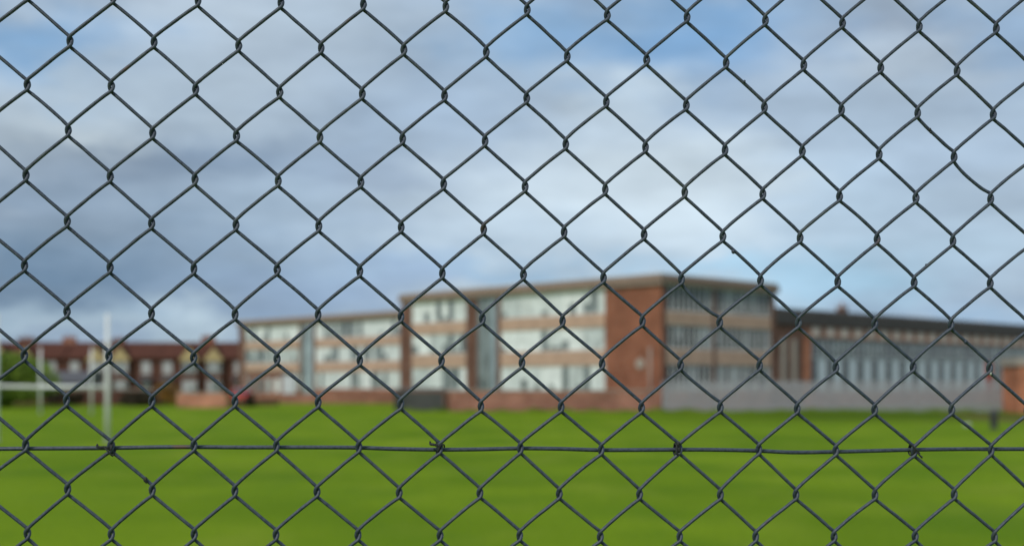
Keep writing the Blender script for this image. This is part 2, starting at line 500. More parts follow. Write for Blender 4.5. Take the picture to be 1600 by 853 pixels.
window(school, 'x', .02, -18.5, -16.3, .9, 8.6, 3, 'blue_glass', 'grey_frame', .25, 'grey_glass', rnd=rnd)
rf = MB()
rf.box(-28.0, .25, -.25, 13.35, 8.66, 9.05)
rf.build('roof', M['fascia'], school)
MB().box(-27.9, .15, -.15, 13.25, 9.052, 9.25).build('parapet', M['coping'], school)
MB().box(-28.0, .22, -.24, 13.32, 8.54, 8.657).build('soffit', M['coping'], school)
dm = MB()
b0 = len(dm.v)
for y_ in (-.09, 0.0):
    for i in range(24):
        a = 2 * PI * i / 24
        dm.v.append((-1.8 + .36 * math.cos(a), y_ - .003, 3.2 + .36 * math.sin(a)))
dm.f.append(tuple(range(24))); dm.f.append(tuple(range(47, 23, -1)))
for i in range(24): dm.f.append((i, (i + 1) % 24, 24 + (i + 1) % 24, 24 + i))
dm.build('round_plaque', M['coping'], school)
MB().tube([(-.9, -.09, 0), (-.9, -.09, 4.3)], .07).build('downpipe', M['coping'], school)

# rear wing, set back behind the first block
wing = empty('school_wing', P0, RZ, 'paler three storey school wing set back to the left of the taller block', 'school')
MB().box(-76.9, -20, 14.95, 27, 0.01, 9.0).build('interior_core', M['core'], wing)
w0, YW = -46.1, 14.6
pm = MB()
pm.box(-77, -75.6, YW, YW + .28, 0, 8.66); pm.box(-77, -76.7, YW + .28, 27, 0, 8.66)
pm.box(-64.4, -64.0, YW, YW + .28, 0, 8.66); pm.box(-61.7, -61.2, YW, YW + .28, 0, 8.66); pm.box(-46.4, -20, YW, YW + .28, 0, 8.66)
pm.build('pier', M['brown_brick'], wing)
ribbon_facade(wing, 'x', YW, -61.2, -46.4, 7, 3, 'blind', 'frame', .32, 'grey_glass', rnd)
ribbon_facade(wing, 'x', YW, -75.6, -64.4, 5, 3, 'blind', 'frame', .35, 'grey_glass', rnd)
window(wing, 'x', YW, -64.0, -61.7, .5, 8.6, 3, 'blue_glass', 'frame', .2, 'grey_glass', rnd=rnd)
MB().box(-77.2, -20, YW - .25, 27.3, 8.66, 9.1).build('roof', M['fascia'], wing)
MB().box(-77.1, -20, YW - .15, 27.2, 9.103, 9.3).build('parapet', M['coping'], wing)
MB().box(-77.1, -20.1, YW - .22, 27.1, 8.54, 8.657).build('soffit', M['coping'], wing)

# low hall to the right
hall = empty('school_hall', P0, RZ, 'long lower hall with dark roof edge, patterned brick band and tall blue-grey glazing', 'hall')
MB().box(-14, -.35, 13.13, 74.5, 0.01, 6.3).build('interior_core', M['core'], hall)
MB().box(-.33, 0, 13.15, 16.9, 0, 6.3).build('wall', M['brown_brick'], hall)
MB().box(-.31, .06, 16.91, 17.75, 0, 5.3)  .build('pier', M['bright_brick'], hall, label='bright orange brick pier')
for y_ in (13.9, 15.3):
    MB().box(0, .05, y_, y_ + .55, 1.9, 5.2).build('wall_panel', M['coping'], hall)
MB().box(-.34, .0, 16.9, 74.5, 5.35, 6.3).build('frieze', M['red_brick'], hall)
fz = MB()
y_ = 18.0
while y_ < 73:
    MB().box(0, .05, y_, y_ + 1.05, 5.5, 6.2).build('frieze_panel', M['pale_stone'], hall); y_ += 2.0
MB().box(-14, .0, 13.12, 74.6, 6.303, 6.9).build('roof', M['roof_dark'], hall)
MB().prism([(0.16, 6.31), (.16, 7.3), (.05, 7.5), (-.4, 7.5), (-.4, 6.91), (-.01, 6.9), (-.01, 6.31)], 13.12, 74.7, 'y').build('roof_edge', M['roof_dark'], hall)
MB().box(-.3, 0, 17.76, 74.5, 0, 1.2).build('plinth', M['red_brick'], hall)
ys = 17.8
k = 0
while ys < 74:
    ye = min(ys + 2.15, 74.4)
    window(hall, 'y', 0, ys, ye, 3.9, 5.34, 3, 'grey_glass', 'grey_frame', .45, 'dark_glass', rnd=rnd)
    if 44.5 < ys < 46.7:
        MB().box(-.12, -.05, ys, ys + 1.5, 1.2, 3.88).build('door', M['red_paint'], hall)
        window(hall, 'y', 0, ys + 1.55, ye, 1.2, 3.89, 2, 'grey_glass', 'grey_frame', .8, 'dark_glass', rnd=rnd)
    else:
        f = MB(); p1 = MB(); p2 = MB()
        f.box(-.15, -.05, ys, ye, 1.2, 1.27); f.box(-.15, -.05, ys, ye, 3.82, 3.89)
        for i in range(2):
            c = ys + (ye - ys) * i / 2
            f.box(-.15, -.03, c, c + .08, 1.271, 3.819)
            (p1 if i % 2 else p2).box(-.11, -.1, c + .08, c + (ye - ys) / 2, 1.27, 3.82)
        w = f.build('window', M['grey_frame'], hall)
        p1.build('curtain', M['pale_blue'] if 'pale_blue' in M else M.setdefault('pale_blue', mat('pale_blue', (.58, .65, .70), .6, var=.15)), w)
        p2.build('pane', M['dark_glass'], w)
    ys += 2.2
# cowl and turret on the roofs
v = empty('roof_ventilator', P0 + AX * -2 + AY * 15.6 + Vector((0, 0, 6.903)), RZ, 'small pale ventilator cowl on the dark hall roof next to the school block', 'ventilator')
MB().cyl(0, 0, 0, 1.0, .22).build('duct', M['pale_panel'], v)
MB().cyl(0, 0, 1.0, 1.35, .36, .08).build('cowl', M['pale_panel'], v)
v = empty('chimney_stack', P0 + AX * -5 + AY * 30.2 + Vector((0, 0, 6.903)), RZ, 'dark brick chimney rising behind the edge of the hall roof', 'chimney')
MB().box(-.35, .35, -.35, .35, 0, 1.45).build('stack', M['brown_brick'], v)
MB().box(-.42, .42, -.42, .42, 1.453, 1.58).build('cap', M['coping'], v)
MB().cyl(0, 0, 1.583, 1.95, .15, .12).build('chimney_pot', M['red_brick'], v)

# ------------------------------------------------------------------ boundary walls and palisade
def low_wall(x0, x1, Y0, Y1, h, m, label, pier=True):
    a = Vector(at(x0, Y0)); b = Vector(at(x1, Y1)); L = (b - a).length
    r = empty('boundary_wall', a, math.atan2(b.y - a.y, b.x - a.x), label, 'wall')
    MB().box(0, L, 0, .23, 0, h).build('brickwork', m, r)
    MB().box(-.02, L + .02, -.04, .27, h + .002, h + .08).build('coping', M['red_brick'] if h < 1 else M['coping'], r)
    return r
low_wall(695, 1032, 84.7, 84.7, 1.35, M['red_brick'], 'pinkish red brick boundary wall in front of the tall school block')
low_wall(276, 353, 98, 98, 1.1, M['wall_brick'], 'orange-pink brick wall along the grass before the terraced houses')
low_wall(355, 436, 99, 108, .55, M['wall_brick'], 'lowest brick wall, running from the red car towards the pale cabinet')
low_wall(-260, 268, 112, 110, 1.3, M['dark_brick'], 'dark brown garden wall behind the rugby posts on the left')
low_wall(440, 614, 119, 119, .85, M['red_brick'], 'red brick wall at the foot of the paler school wing')

def palisade():
    a = Vector(at(1036, 84.3)); b = Vector(at(1760, 80.5)); L = (b - a).length
    r = empty('palisade_fence', a, math.atan2(b.y - a.y, b.x - a.x), 'grey steel palisade fence across the grass in front of the hall', 'fence')
    n = 11; w = L / n
    for i in range(n + 1):
        MB().box(i * w - .05, i * w + .05, .05, .15, 0, 2.0).build('post', M['galv'], r)
    for i in range(n):
        m = MB()
        m.box(i * w + .05, (i + 1) * w - .05, .0, .04, .35, .40); m.box(i * w + .05, (i + 1) * w - .05, .0, .04, 1.65, 1.70)
        k = int((w - .1) / .125)
        for j in range(k):
            x = i * w + .07 + j * (w - .14) / k
            m.prism([(x, .05), (x + .085, .05), (x + .085, 1.93), (x + .055, 2.03), (x + .03, 2.03), (x, 1.93)], -.022, -.002)
        m.build('fence_panel', M['galv'], r)
palisade()

# orange brick gatehouse at the right edge
hx = Vector(at(1591, 79))
h = empty('brick_hut', hx, 0, 'orange brick hut with a pale flat top at the right edge', 'hut')
MB().box(0, 3.2, 0, 2.6, 0, 2.95).build('wall', M['bright_brick'], h)
MB().box(-.12, 3.4, -.12, 2.8, 2.953, 3.42).build('roof', M['coping'], h)
d = MB().box(1.6, 2.5, -.05, -.003, 0, 2.05).build('door', M['shed_grey'], h)
MB().box(2.36, 2.44, -.09, -.053, 1.0, 1.08).build('handle', M['galv'], d)

# dark bin store at the left end of the wall
sx = Vector(at(616, 84.2)); W = (694 - 616) / F * 84.2
s = empty('bin_store', sx, 0, 'dark grey slatted bin store at the left end of the pinkish brick wall', 'bin store')
pm = MB(); 
for i in range(7): pm.box(.80, W - .1, -.01, .03, .08 + i * .18, .08 + i * .18 + .15)
pm.build('front_panel', M['shed_grey'], s)
pm = MB()
for x in (0, .72, W - .1): pm.box(x, x + .08, -.03, .07, 0, 1.42)
pm.build('post', M['black_plastic'], s)
MB().box(.08, W - .12, .08, 1.2, .02, 1.3).build('container_body', M['black_plastic'], s)
MB().prism([(-.1, 1.39), (1.3, 1.5), (1.3, 1.56), (-.1, 1.45)], -.05, W + .05, 'x').build('lid', M['shed_grey'], s)

# pale kiosk in front of the wing, left of centre
kx = Vector(at(441, 124))
kk = empty('utility_cabinet', kx, 0, 'tall pale grey cabinet standing before the stair window of the school wing', 'cabinet')
MB().box(0, 1.25, 0, 1.0, .05, 2.65).build('body', M['pale_panel'], kk, bevel=.03)
MB().box(-.05, 1.3, -.05, 1.05, 2.653, 2.75).build('cap', M['grey_frame'], kk)
d = MB().box(.08, .6, -.03, -.002, .15, 2.5).build('door', M['pale_panel'], kk); MB().box(.52, .56, -.06, -.032, 1.2, 1.4).build('handle', M['rubber'], d)
d = MB().box(.64, 1.17, -.03, -.002, .15, 2.5).build('door', M['pale_panel'], kk)

# pink single-storey annexe at the far end of the wing
ax_ = Vector(at(384, 126))
an = empty('annexe', ax_, 0, 'single storey pinkish brick annexe below the far end of the school wing', 'annexe')
WA = 56 / F * 126
MB().box(0, WA, .2, 6, 0, 2.9).build('wall', M['red_brick'], an)
MB().box(-.15, WA + .15, .05, 6.2, 2.903, 3.1).build('roof', M['fascia'], an)
for i in range(4):
    x = .25 + i * .85
    window(an, 'x', .05, x, x + .5, 1.0, 2.4, 1, 'blind', 'white_paint', .3, 'grey_glass', rnd=rnd)

# rough grass left by the mower along the foot of the walls and the palisade
def verge():
    rnd = random.Random(44); m = MB()
    for x0, x1, Y0, Y1, n in ((616, 1036, 84.45, 84.45, 2600), (1036, 1700, 84.0, 80.5, 4200), (276, 436, 97.8, 106, 1300), (-60, 276, 105, 105, 1500)):
        for _ in range(n):
            t = rnd.random(); px = x0 + (x1 - x0) * t; Y = Y0 + (Y1 - Y0) * t - abs(rnd.gauss(0, .25)) - .05
            x, y, _z = at(px, Y); hh = rnd.uniform(.08, .3) * (.6 + .4 * math.sin(px * .13) + .3 * math.sin(px * .031)); a = rnd.uniform(0, 6.28)
            dx, dy = math.cos(a) * .05, math.sin(a) * .05; k = len(m.v)
            m.v += [(x - dx, y - dy, 0), (x + dx, y + dy, 0), (x + rnd.gauss(0, .06), y + rnd.gauss(0, .06), max(.05, hh))]
            m.f.append((k, k + 1, k + 2))
    o = m.build('grass_verge', M['leaf'], None, kind='stuff'); tag(o, 'rough uncut grass along the foot of the boundary walls', 'grass')
verge()

# ------------------------------------------------------------------ terraced houses
HW = 6.02
def house(cx, Y, mirror, wallm, label):
    r = empty('terraced_house', (cx, Y, 0), 0, label, 'house', 'terraced houses along the left side')
    k = -1 if mirror else 1
    def sx(a, b): return (min(k * a, k * b), max(k * a, k * b))
    h = HW / 2 - .01
    MB().box(-h, h, 0, 8, 0, 5.25).build('wall', M[wallm], r)
    rr = MB().prism([(-.4, 5.2), (4.0, 7.35), (8.4, 5.2), (8.4, 5.05), (-.4, 5.05)], -h, h, 'x').build('roof', M['slate'], r)
    # bay with a gable towards the party wall
    b0, b1 = sx(.35, 2.55)
    MB().box(b0, b1, -.8, -.002, 0, 5.05).build('bay', M[wallm], r)
    gx = (b0 + b1) / 2; gw = (b1 - b0) / 2 + .2
    MB().prism([(gx - gw, 5.06), (gx, 6.75), (gx + gw, 5.06)], -1.0, 2.2).build('gable_roof', M['slate'], r)
    g_ = MB().prism([(gx - gw + .12, 4.75), (gx - gw + .12, 5.06), (gx, 6.5), (gx + gw - .12, 5.06), (gx + gw - .12, 4.75)], -1.06, -1.003)
    g_.build('gable', M['cream'], r)
    for z0, z1 in ((.8, 2.3), (3.2, 4.6)):
        window(r, 'x', -.93, b0 + .2, b1 - .2, z0, z1, 3, 'house_blind', 'white_paint', .35, 'grey_glass', rnd=rnd, fw=.1)
    c0, c1 = sx(-2.2, -1.0)
    window(r, 'x', -.13, c0, c1, 3.2, 4.7, 2, 'house_blind', 'white_paint', .3, 'grey_glass', rnd=rnd, fw=.1)
    MB().box(c0 - .1, c1 + .1, -.14, -.004, 3.05, 3.17).build('sill', M['coping'], r)
    d0, d1 = sx(-2.1, -1.2)
    d = MB().box(d0, d1, -.06, -.003, 0, 2.1).build('door', M['white_paint'], r)
    MB().box(d0 + .1, d1 - .1, -.09, -.063, 1.2, 1.9).build('door_glass', M['grey_glass'], d)
    MB().prism([(-.7, 2.35), (-.002, 2.7), (-.002, 2.3), (-.7, 2.25)], c0 - .2, c1 + .2, 'x').build('porch', M['grey_slate'], r)
    return r
YH = 165
def hx_(px): return (px - 800) / F * YH
hs = [(-159, 0), (-86, 1), (-12, 0), (61, 1), (136, 0), (209, 1), (281, 0), (354, 1)]
labs = ['outermost brick terraced house on the left, wholly past the trees', 'brick terraced house second from the left end of the row',
        'brick terraced house behind the green tree at the left edge', 'brick terraced house between the left rugby uprights, gable beside the tree',
        'brick terraced house with a cream gable just left of the tall white upright', 'brick terraced house with a cream gable just right of the tall white upright',
        'brick terraced house above the golden shrub, gable on its right', 'brick terraced house at the right end of the row beside the school wing']
for (px, mi), lb in zip(hs, labs):
    house(hx_(px), YH, mi, 'dark_brick', lb)
for px, hgt, mm, lb in ((92, .85, 'red_brick', 'red brick chimney between two terraces, left of the white upright'), (171, .65, 'brown_brick', 'brown brick chimney on the ridge right behind the tall white upright'),
                        (314, .95, 'orange_brick', 'orange brick chimney near the right end of the terrace roof'), (24, .75, 'brown_brick', 'wide brown chimney on the roof above the green tree')):
    c = empty('chimney', (hx_(px), YH + 4, 7.0), 0, lb, 'chimney')
    w_ = .85 if px != 24 else 1.1
    MB().box(-w_, w_, -.35, .35, -.2, hgt).build('stack', M[mm], c)
    MB().box(-w_ - .06, w_ + .06, -.41, .41, hgt + .002, hgt + .12).build('cap', M[mm], c)
    for i in (-.5, 0, .5):
        MB().cyl(i, 0, hgt + .123, hgt + .42, .12, .1, 10).build('chimney_pot', M['red_brick'], c)

# grey-roofed garage before the houses
gx = Vector(at(70, 135)); GW = 64 / F * 135
ga = empty('garage', gx, 0, 'small brick garage with a grey sloping roof behind the crossbar', 'garage')
MB().box(0, GW, 0, 5, 0, 2.0).build('wall', M['dark_brick'], ga)
MB().prism([(-.25, 2.0), (1.8, 3.2), (5.2, 3.2), (5.2, 2.0)], -.2, GW + .2, 'x').build('roof', M['grey_slate'], ga)
dd = MB().box(.6, GW - .6, -.06, -.003, 0, 1.85).build('door', M['shed_grey'], ga)
MB().box(GW / 2 - .1, GW / 2 + .1, -.1, -.062, .8, .86).build('handle', M['galv'], dd)

# ------------------------------------------------------------------ shrubs
def leaves(m, c, rad, n, size, rnd):
    for _ in range(n):
        while True:
            q = Vector((rnd.uniform(-1, 1), rnd.uniform(-1, 1), rnd.uniform(-1, 1)))
            if q.length < 1: break
        q = q.normalized() * (q.length ** .45)
        p = Vector((c[0] + q.x * rad[0], c[1] + q.y * rad[1], c[2] + q.z * rad[2]))
        u = Vector((rnd.gauss(0, 1), rnd.gauss(0, 1), rnd.gauss(0, 1))).normalized() * size * rnd.uniform(.6, 1.3)
        w = u.orthogonal().normalized() * u.length * .6
        w.rotate(Matrix.Rotation(rnd.uniform(0, 6.28), 3, u))
        b = len(m.v)
        m.v += [tuple(p - u), tuple(p + w), tuple(p + u), tuple(p - w)]
        m.f.append((b, b + 1, b + 2, b + 3))
def shrub(name, px, Y, w, h, lf, lab, cat, seed, trunk=.6, nclump=14, n=260, leaf=.13, group=None):
    rnd = random.Random(seed)
    r = empty(name, at(px, Y), 0, lab, cat, group)
    m = MB(); t = MB()
    t.tube([(0, 0, 0), (.03 * w, 0, h * .3), (-.02 * w, .05, h * .7)], [.06 * h * trunk, .045 * h * trunk, .015 * h], 8)
    for i in range(nclump):
        a = rnd.uniform(0, 6.28); q = rnd.uniform(.1, .9) ** .7
        z = h * rnd.uniform(.2, .82)
        taper = 1.0 - .45 * abs(z / h - .4)
        c = (w * .36 * q * math.cos(a) * taper, w * .36 * q * math.sin(a) * taper, z)
        rr = rnd.uniform(.16, .24)
        leaves(m, c, (w * rr, w * rr, h * rnd.uniform(.13, .2)), n, leaf, rnd)
        t.tube([(0, 0, h * .25), (c[0] * .5, c[1] * .5, (h * .25 + c[2]) / 2), c], [.02 * h, .014 * h, .006 * h], 5)
    m.build('crown', M[lf], r); t.build('trunk', M['bark'], r)
    return r
shrub('tree', 8, 98, 8.2, 4.5, 'leaf', 'bushy green tree at the left edge behind the rugby posts', 'tree', 1, nclump=44, n=480, leaf=.15)
shrub('tree', -90, 100, 5.2, 4.4, 'leaf', 'green tree beyond the left edge', 'tree', 9, nclump=20, n=300)
shrub('shrub', 262, 106, 2.4, 2.1, 'leaf_gold', 'golden orange shrub above the end of the low brick wall', 'shrub', 2, n=150, leaf=.09)
DK = 'dark hedging shrubs by the garden wall'
for i, (px, Y, w, h, lb) in enumerate([(86, 106, 2.6, 1.3, 'low dark shrub by the garden wall between the far goal uprights'), (205, 104, 2.9, 1.25, 'dark shrub right of the tall white upright'),
                                   (228, 104, 2.2, 1.35, 'dark shrub just left of the golden shrub'), (118, 107, 2.0, 1.2, 'small dark shrub left of the far goal upright'),
                                   (389, 101, 1.0, 1.1, 'dark round shrub beside the red car')]):
    shrub('shrub', px, Y, w, h, 'leaf_dark', lb, 'shrub', 20 + i, n=140, leaf=.1, group=DK)

# ------------------------------------------------------------------ red car behind the low wall
def car(px, Y):
    r = empty('parked_car', at(px, Y), math.radians(8), 'red hatchback parked behind the low brick wall near the school wing', 'car')
    W = .86
    prof = [(0.0, .35), (.02, .75), (.12, .95), (.55, 1.40), (1.0, 1.47), (2.0, 1.45), (2.75, 1.0), (3.75, .85), (3.92, .6), (3.9, .3), (3.6, .22), (.3, .22)]
    m = MB(); n = len(prof)
    secs = [(-1, .86), (-.94, .97), (-.5, 1.0), (.5, 1.0), (.94, .97), (1, .86)]
    for s_, q in secs:
        for y, z in prof:
            tuck = 1 - .16 * max(0, (z - .95) / .5)
            m.v.append((s_ * W * tuck, 1.95 + (y - 1.95) * q, .22 + (z - .22) * (q if z > 1 else 1)))
    for i in range(len(secs) - 1):
        for j in range(n):
            k = (j + 1) % n
            m.f.append((i * n + j, i * n + k, (i + 1) * n + k, (i + 1) * n + j))
    m.f.append(tuple(range(n))); m.f.append(tuple(range(6 * n - 1, 5 * n - 1, -1)))
    m.build('body', M['car_red'], r, bevel=.04)
    g = MB(); b = 0
    g.v += [(-.66, .135, .99), (.66, .135, .99), (.58, .50, 1.35), (-.58, .50, 1.35), (-.66, .115, .99), (.66, .115, .99), (.58, .48, 1.37), (-.58, .48, 1.37)]
    g.f += [(0, 1, 2, 3), (7, 6, 5, 4), (0, 4, 5, 1), (1, 5, 6, 2), (2, 6, 7, 3), (3, 7, 4, 0)]
    g.build('rear_window', M['dark_glass'], r)
    for s_ in (-1, 1):
        MB().box(s_ * .72 - .1, s_ * .72 + .1, -.01, .06, .72, .93).build('tail_light', M['lamp_glass'], r)
    MB().box(-.26, .26, -.02, .0, .48, .6).build('number_plate', M['cream'], r)
    for s_ in (-1, 1):
        for y in (.72, 3.2):
            t = MB(); q0 = s_ * .78; q1 = s_ * .9
            for xx in (q0, q1):
                for i in range(20):
                    a = 2 * PI * i / 20; t.v.append((xx, y + .3 * math.cos(a), .3 + .3 * math.sin(a)))
            t.f.append(tuple(range(20))); t.f.append(tuple(range(39, 19, -1)))
            for i in range(20): t.f.append((i, (i + 1) % 20, 20 + (i + 1) % 20, 20 + i))
            t.build('wheel', M['rubber'], r)
car(376, 110)

# ------------------------------------------------------------------ goal posts
def goal(px0, px1, Y, lab):
    a = at(px0, Y); b = at(px1, Y); w = b[0] - a[0]
    r = empty('rugby_goal', (a[0], Y, 0), 0, lab, 'goal posts', 'white H-shaped goals')
    for x in (0, w):
        MB().tube([(x, 0, 0), (x, 0, 2.0), (x, 0, 4.0)], [.078, .074, .058], 16).build('upright', M['pole'], r)
        MB().cyl(x, 0, 0, .05, .12).build('base_collar', M['galv'], r)
    MB().tube([(.06, 0, 1.74), (w * .5, 0, 1.70), (w - .06, 0, 1.72)], .05, 12).build('crossbar', M['pole'], r)
goal(-5, 168, 40, 'nearer white H-shaped goal with the tall upright reaching above the roofs')
goal(63, 143, 78, 'farther white H-shaped goal standing before the garden wall')

# litter bin and white litter
lb_ = empty('litter_bin', at(1553, 51.5), 0, 'small black litter bin standing alone on the grass before the palisade fence', 'bin')
MB().cyl(0, 0, .03, .62, .14, .17, 20).build('body', M['black_plastic'], lb_, bevel=.01)
MB().cyl(0, 0, .622, .68, .185, .185, 20).build('rim', M['shed_grey'], lb_)
MB().cyl(0, 0, .682, .8, .17, .06, 20).build('hood', M['black_plastic'], lb_)
MB().cyl(0, 0, 0, .029, .19, .19, 20).build('foot', M['shed_grey'], lb_)
m = MB(); m.blobby((0, 0, .08), .13, 5, 1.2, .8, .6)
o = m.build('litter', M['litter'], None); o.location = at(1512, 54, 0); tag(o, 'crumpled white litter on the grass left of the black bin', 'litter')

# ------------------------------------------------------------------ chain link fence
TAB = {
  -2: [(-401.6,2121.7), (-332.7,2120.9), (-263.3,2120.0), (-194.7,2120.0), (-125.7,2120.1), (-56.3,2119.8), (13.1,2118.9), (81.9,2115.8), (151.1,2115.8), (219.7,2114.6), (287.9,2113.8), (356.3,2112.4), (425.5,2112.3)],
  -1: [(-367.9,2083.9), (-299.3,2084.5), (-229.7,2083.0), (-161.1,2082.5), (-91.6,2082.7), (-21.8,2082.1), (47.2,2079.9), (116.0,2078.5), (185.3,2077.3), (253.5,2076.7), (321.9,2075.7), (390.3,2074.5)],
  0: [(-402.4,2047.0), (-334.3,2047.1), (-265.1,2045.9), (-195.7,2044.7), (-126.8,2044.7), (-57.2,2044.5), (12.5,2043.6), (81.1,2041.7), (150.3,2040.1), (218.9,2039.7), (287.0,2038.7), (354.9,2037.2), (422.9,2036.9)],
  1: [(-369.3,2009.8), (-300.5,2008.7), (-231.5,2007.6), (-162.1,2007.5), (-92.7,2007.4), (-23.0,2006.6), (46.1,2005.0), (115.0,2003.5), (184.2,2002.2), (252.3,2002.2), (320.5,2000.5), (387.5,1999.4)],
  2: [(-403.6,1972.2), (-335.3,1972.0), (-265.9,1970.7), (-197.0,1970.4), (-127.9,1970.2), (-58.1,1969.6), (11.3,1968.3), (80.1,1966.9), (149.1,1965.4), (217.4,1964.6), (285.3,1963.6), (353.3,1963.0), (420.5,1963.2)],
  3: [(-370.2,1934.6), (-301.4,1933.6), (-232.0,1933.0), (-163.2,1932.8), (-94.0,1932.7), (-24.1,1931.5), (44.8,1930.0), (113.7,1928.7), (182.3,1927.8), (250.1,1927.2), (318.6,1927.0), (386.5,1926.1)],
  4: [(-404.7,1897.5), (-335.5,1896.5), (-266.7,1896.1), (-197.8,1896.0), (-128.8,1895.1), (-59.2,1894.0), (9.8,1893.4), (78.5,1891.3), (146.3,1890.6), (215.4,1890.1), (283.6,1889.6), (351.6,1889.6), (420.1,1889.4)],
  5: [(-370.4,1859.8), (-301.5,1858.4), (-232.6,1858.2), (-163.7,1858.3), (-94.1,1857.0), (-25.1,1855.8), (43.3,1854.3), (112.2,1854.4), (179.6,1853.7), (248.6,1853.6), (316.4,1853.2), (384.8,1852.9)],
  6: [(-404.9,1823.3), (-336.4,1822.9), (-266.9,1821.7), (-197.9,1821.0), (-128.8,1820.0), (-60.0,1819.8), (8.6,1818.5), (77.3,1817.8), (145.4,1816.8), (214.5,1816.7), (281.9,1815.3), (350.6,1815.9), (419.4,1815.1)],
  7: [(-370.9,1785.9), (-301.2,1785.3), (-232.9,1785.2), (-163.7,1784.6), (-94.4,1783.2), (-26.5,1781.3), (42.1,1780.9), (111.4,1780.2), (180.1,1780.5), (247.7,1779.5), (316.4,1778.6), (385.3,1778.5)],
  8: [(-403.9,1749.0), (-334.6,1748.2), (-266.7,1748.3), (-198.4,1747.9), (-129.7,1746.9), (-61.3,1745.7), (7.2,1745.6), (76.6,1744.3), (144.3,1744.7), (213.9,1744.2), (281.9,1743.1), (351.6,1742.0), (420.9,1743.0)],
  9: [(-369.9,1712.5), (-300.8,1711.4), (-232.9,1710.4), (-164.8,1709.4), (-95.8,1708.3), (-27.3,1707.8), (40.4,1706.9), (109.7,1706.0), (180.1,1705.4), (246.5,1705.0), (316.6,1704.6), (387.6,1704.7)],
  10: [(-402.4,1676.0), (-334.4,1674.9), (-266.5,1674.3), (-198.9,1673.4), (-130.4,1672.8), (-61.3,1671.9), (6.5,1671.3), (75.8,1669.9), (144.6,1669.6), (211.1,1669.1), (280.2,1668.5), (352.6,1668.3), (424.0,1667.1)],

}
T = .0747; NN = math.sqrt(1 + T * T)
EU = Vector((1 / NN, T / NN, 0)); EW = Vector((-T / NN, 1 / NN, 0))      # along the fence, away from the camera
def lat(c, r): return (-401.79 + 34.398 * c - .4226 * r, 2047.08 - .392 * c - 37.183 * r)
node = {}
for r_, L in TAB.items():
    for i, p in enumerate(L):
        node[((0 if r_ % 2 == 0 else 1) + 2 * i, r_)] = p
def nearest_res(c, r):
    cc_ = min(max(c, 0), 24); rr_ = min(max(r, -2), 10)
    if (cc_ + rr_) % 2: cc_ += 1 if cc_ < 12 else -1
    a = node[(cc_, rr_)]; b = lat(cc_, rr_)
    d = math.hypot(c - cc_, r - rr_); k = math.exp(-d / 6)
    return (a[0] - b[0]) * k, (a[1] - b[1]) * k
def N(c, r):
    if (c, r) in node: return node[(c, r)]
    rr = random.Random(c * 997 + r * 31)
    a = lat(c, r); q = nearest_res(c, r)
    return a[0] + q[0] + rr.gauss(0, .5), a[1] + q[1] + rr.gauss(0, .5)
def W3(u, v, d=0):
    """fence millimetres (along, up, depth) to metres"""
    return tuple(Vector((0, 1.09, 0)) + EU * (u / 1000) + EW * (d / 1000) + Vector((0, 0, v / 1000)))
def catmull(P, n=5):
    out_ = []
    for i in range(len(P) - 1):
        p0 = P[max(i - 1, 0)]; p1 = P[i]; p2 = P[i + 1]; p3 = P[min(i + 2, len(P) - 1)]
        for k in range(n):
            t = k / n
            out_.append(tuple(.5 * ((2 * b) + (c - a) * t + (2 * a - 5 * b + 4 * c - d) * t * t + (3 * b - a - 3 * c + d) * t ** 3) for a, b, c, d in zip(p0, p1, p2, p3)))
    out_.append(P[-1]); return out_
RW = 1.5
KH = 4.3       # half height of a knuckle
KX = 1.5
BOW = {((9 * 2, 4), 'b'): 0}
fence = empty('chain_link_fence', W3(0, 0), 0, 'dark grey chain link fence with diamond mesh, in sharp focus across the whole view', 'fence')
inv = Matrix.Translation(-Vector(fence.location))
def loc(p): return tuple(Vector(p) - Vector(fence.location))
special = {(8 * 2 + 0, 4): 2.6, (22, 0): 1.0, (23, 1): 2.6, (16, 6): 1.2}
mesh = MB()
C0, C1, R0, R1 = -16, 40, -10, 53
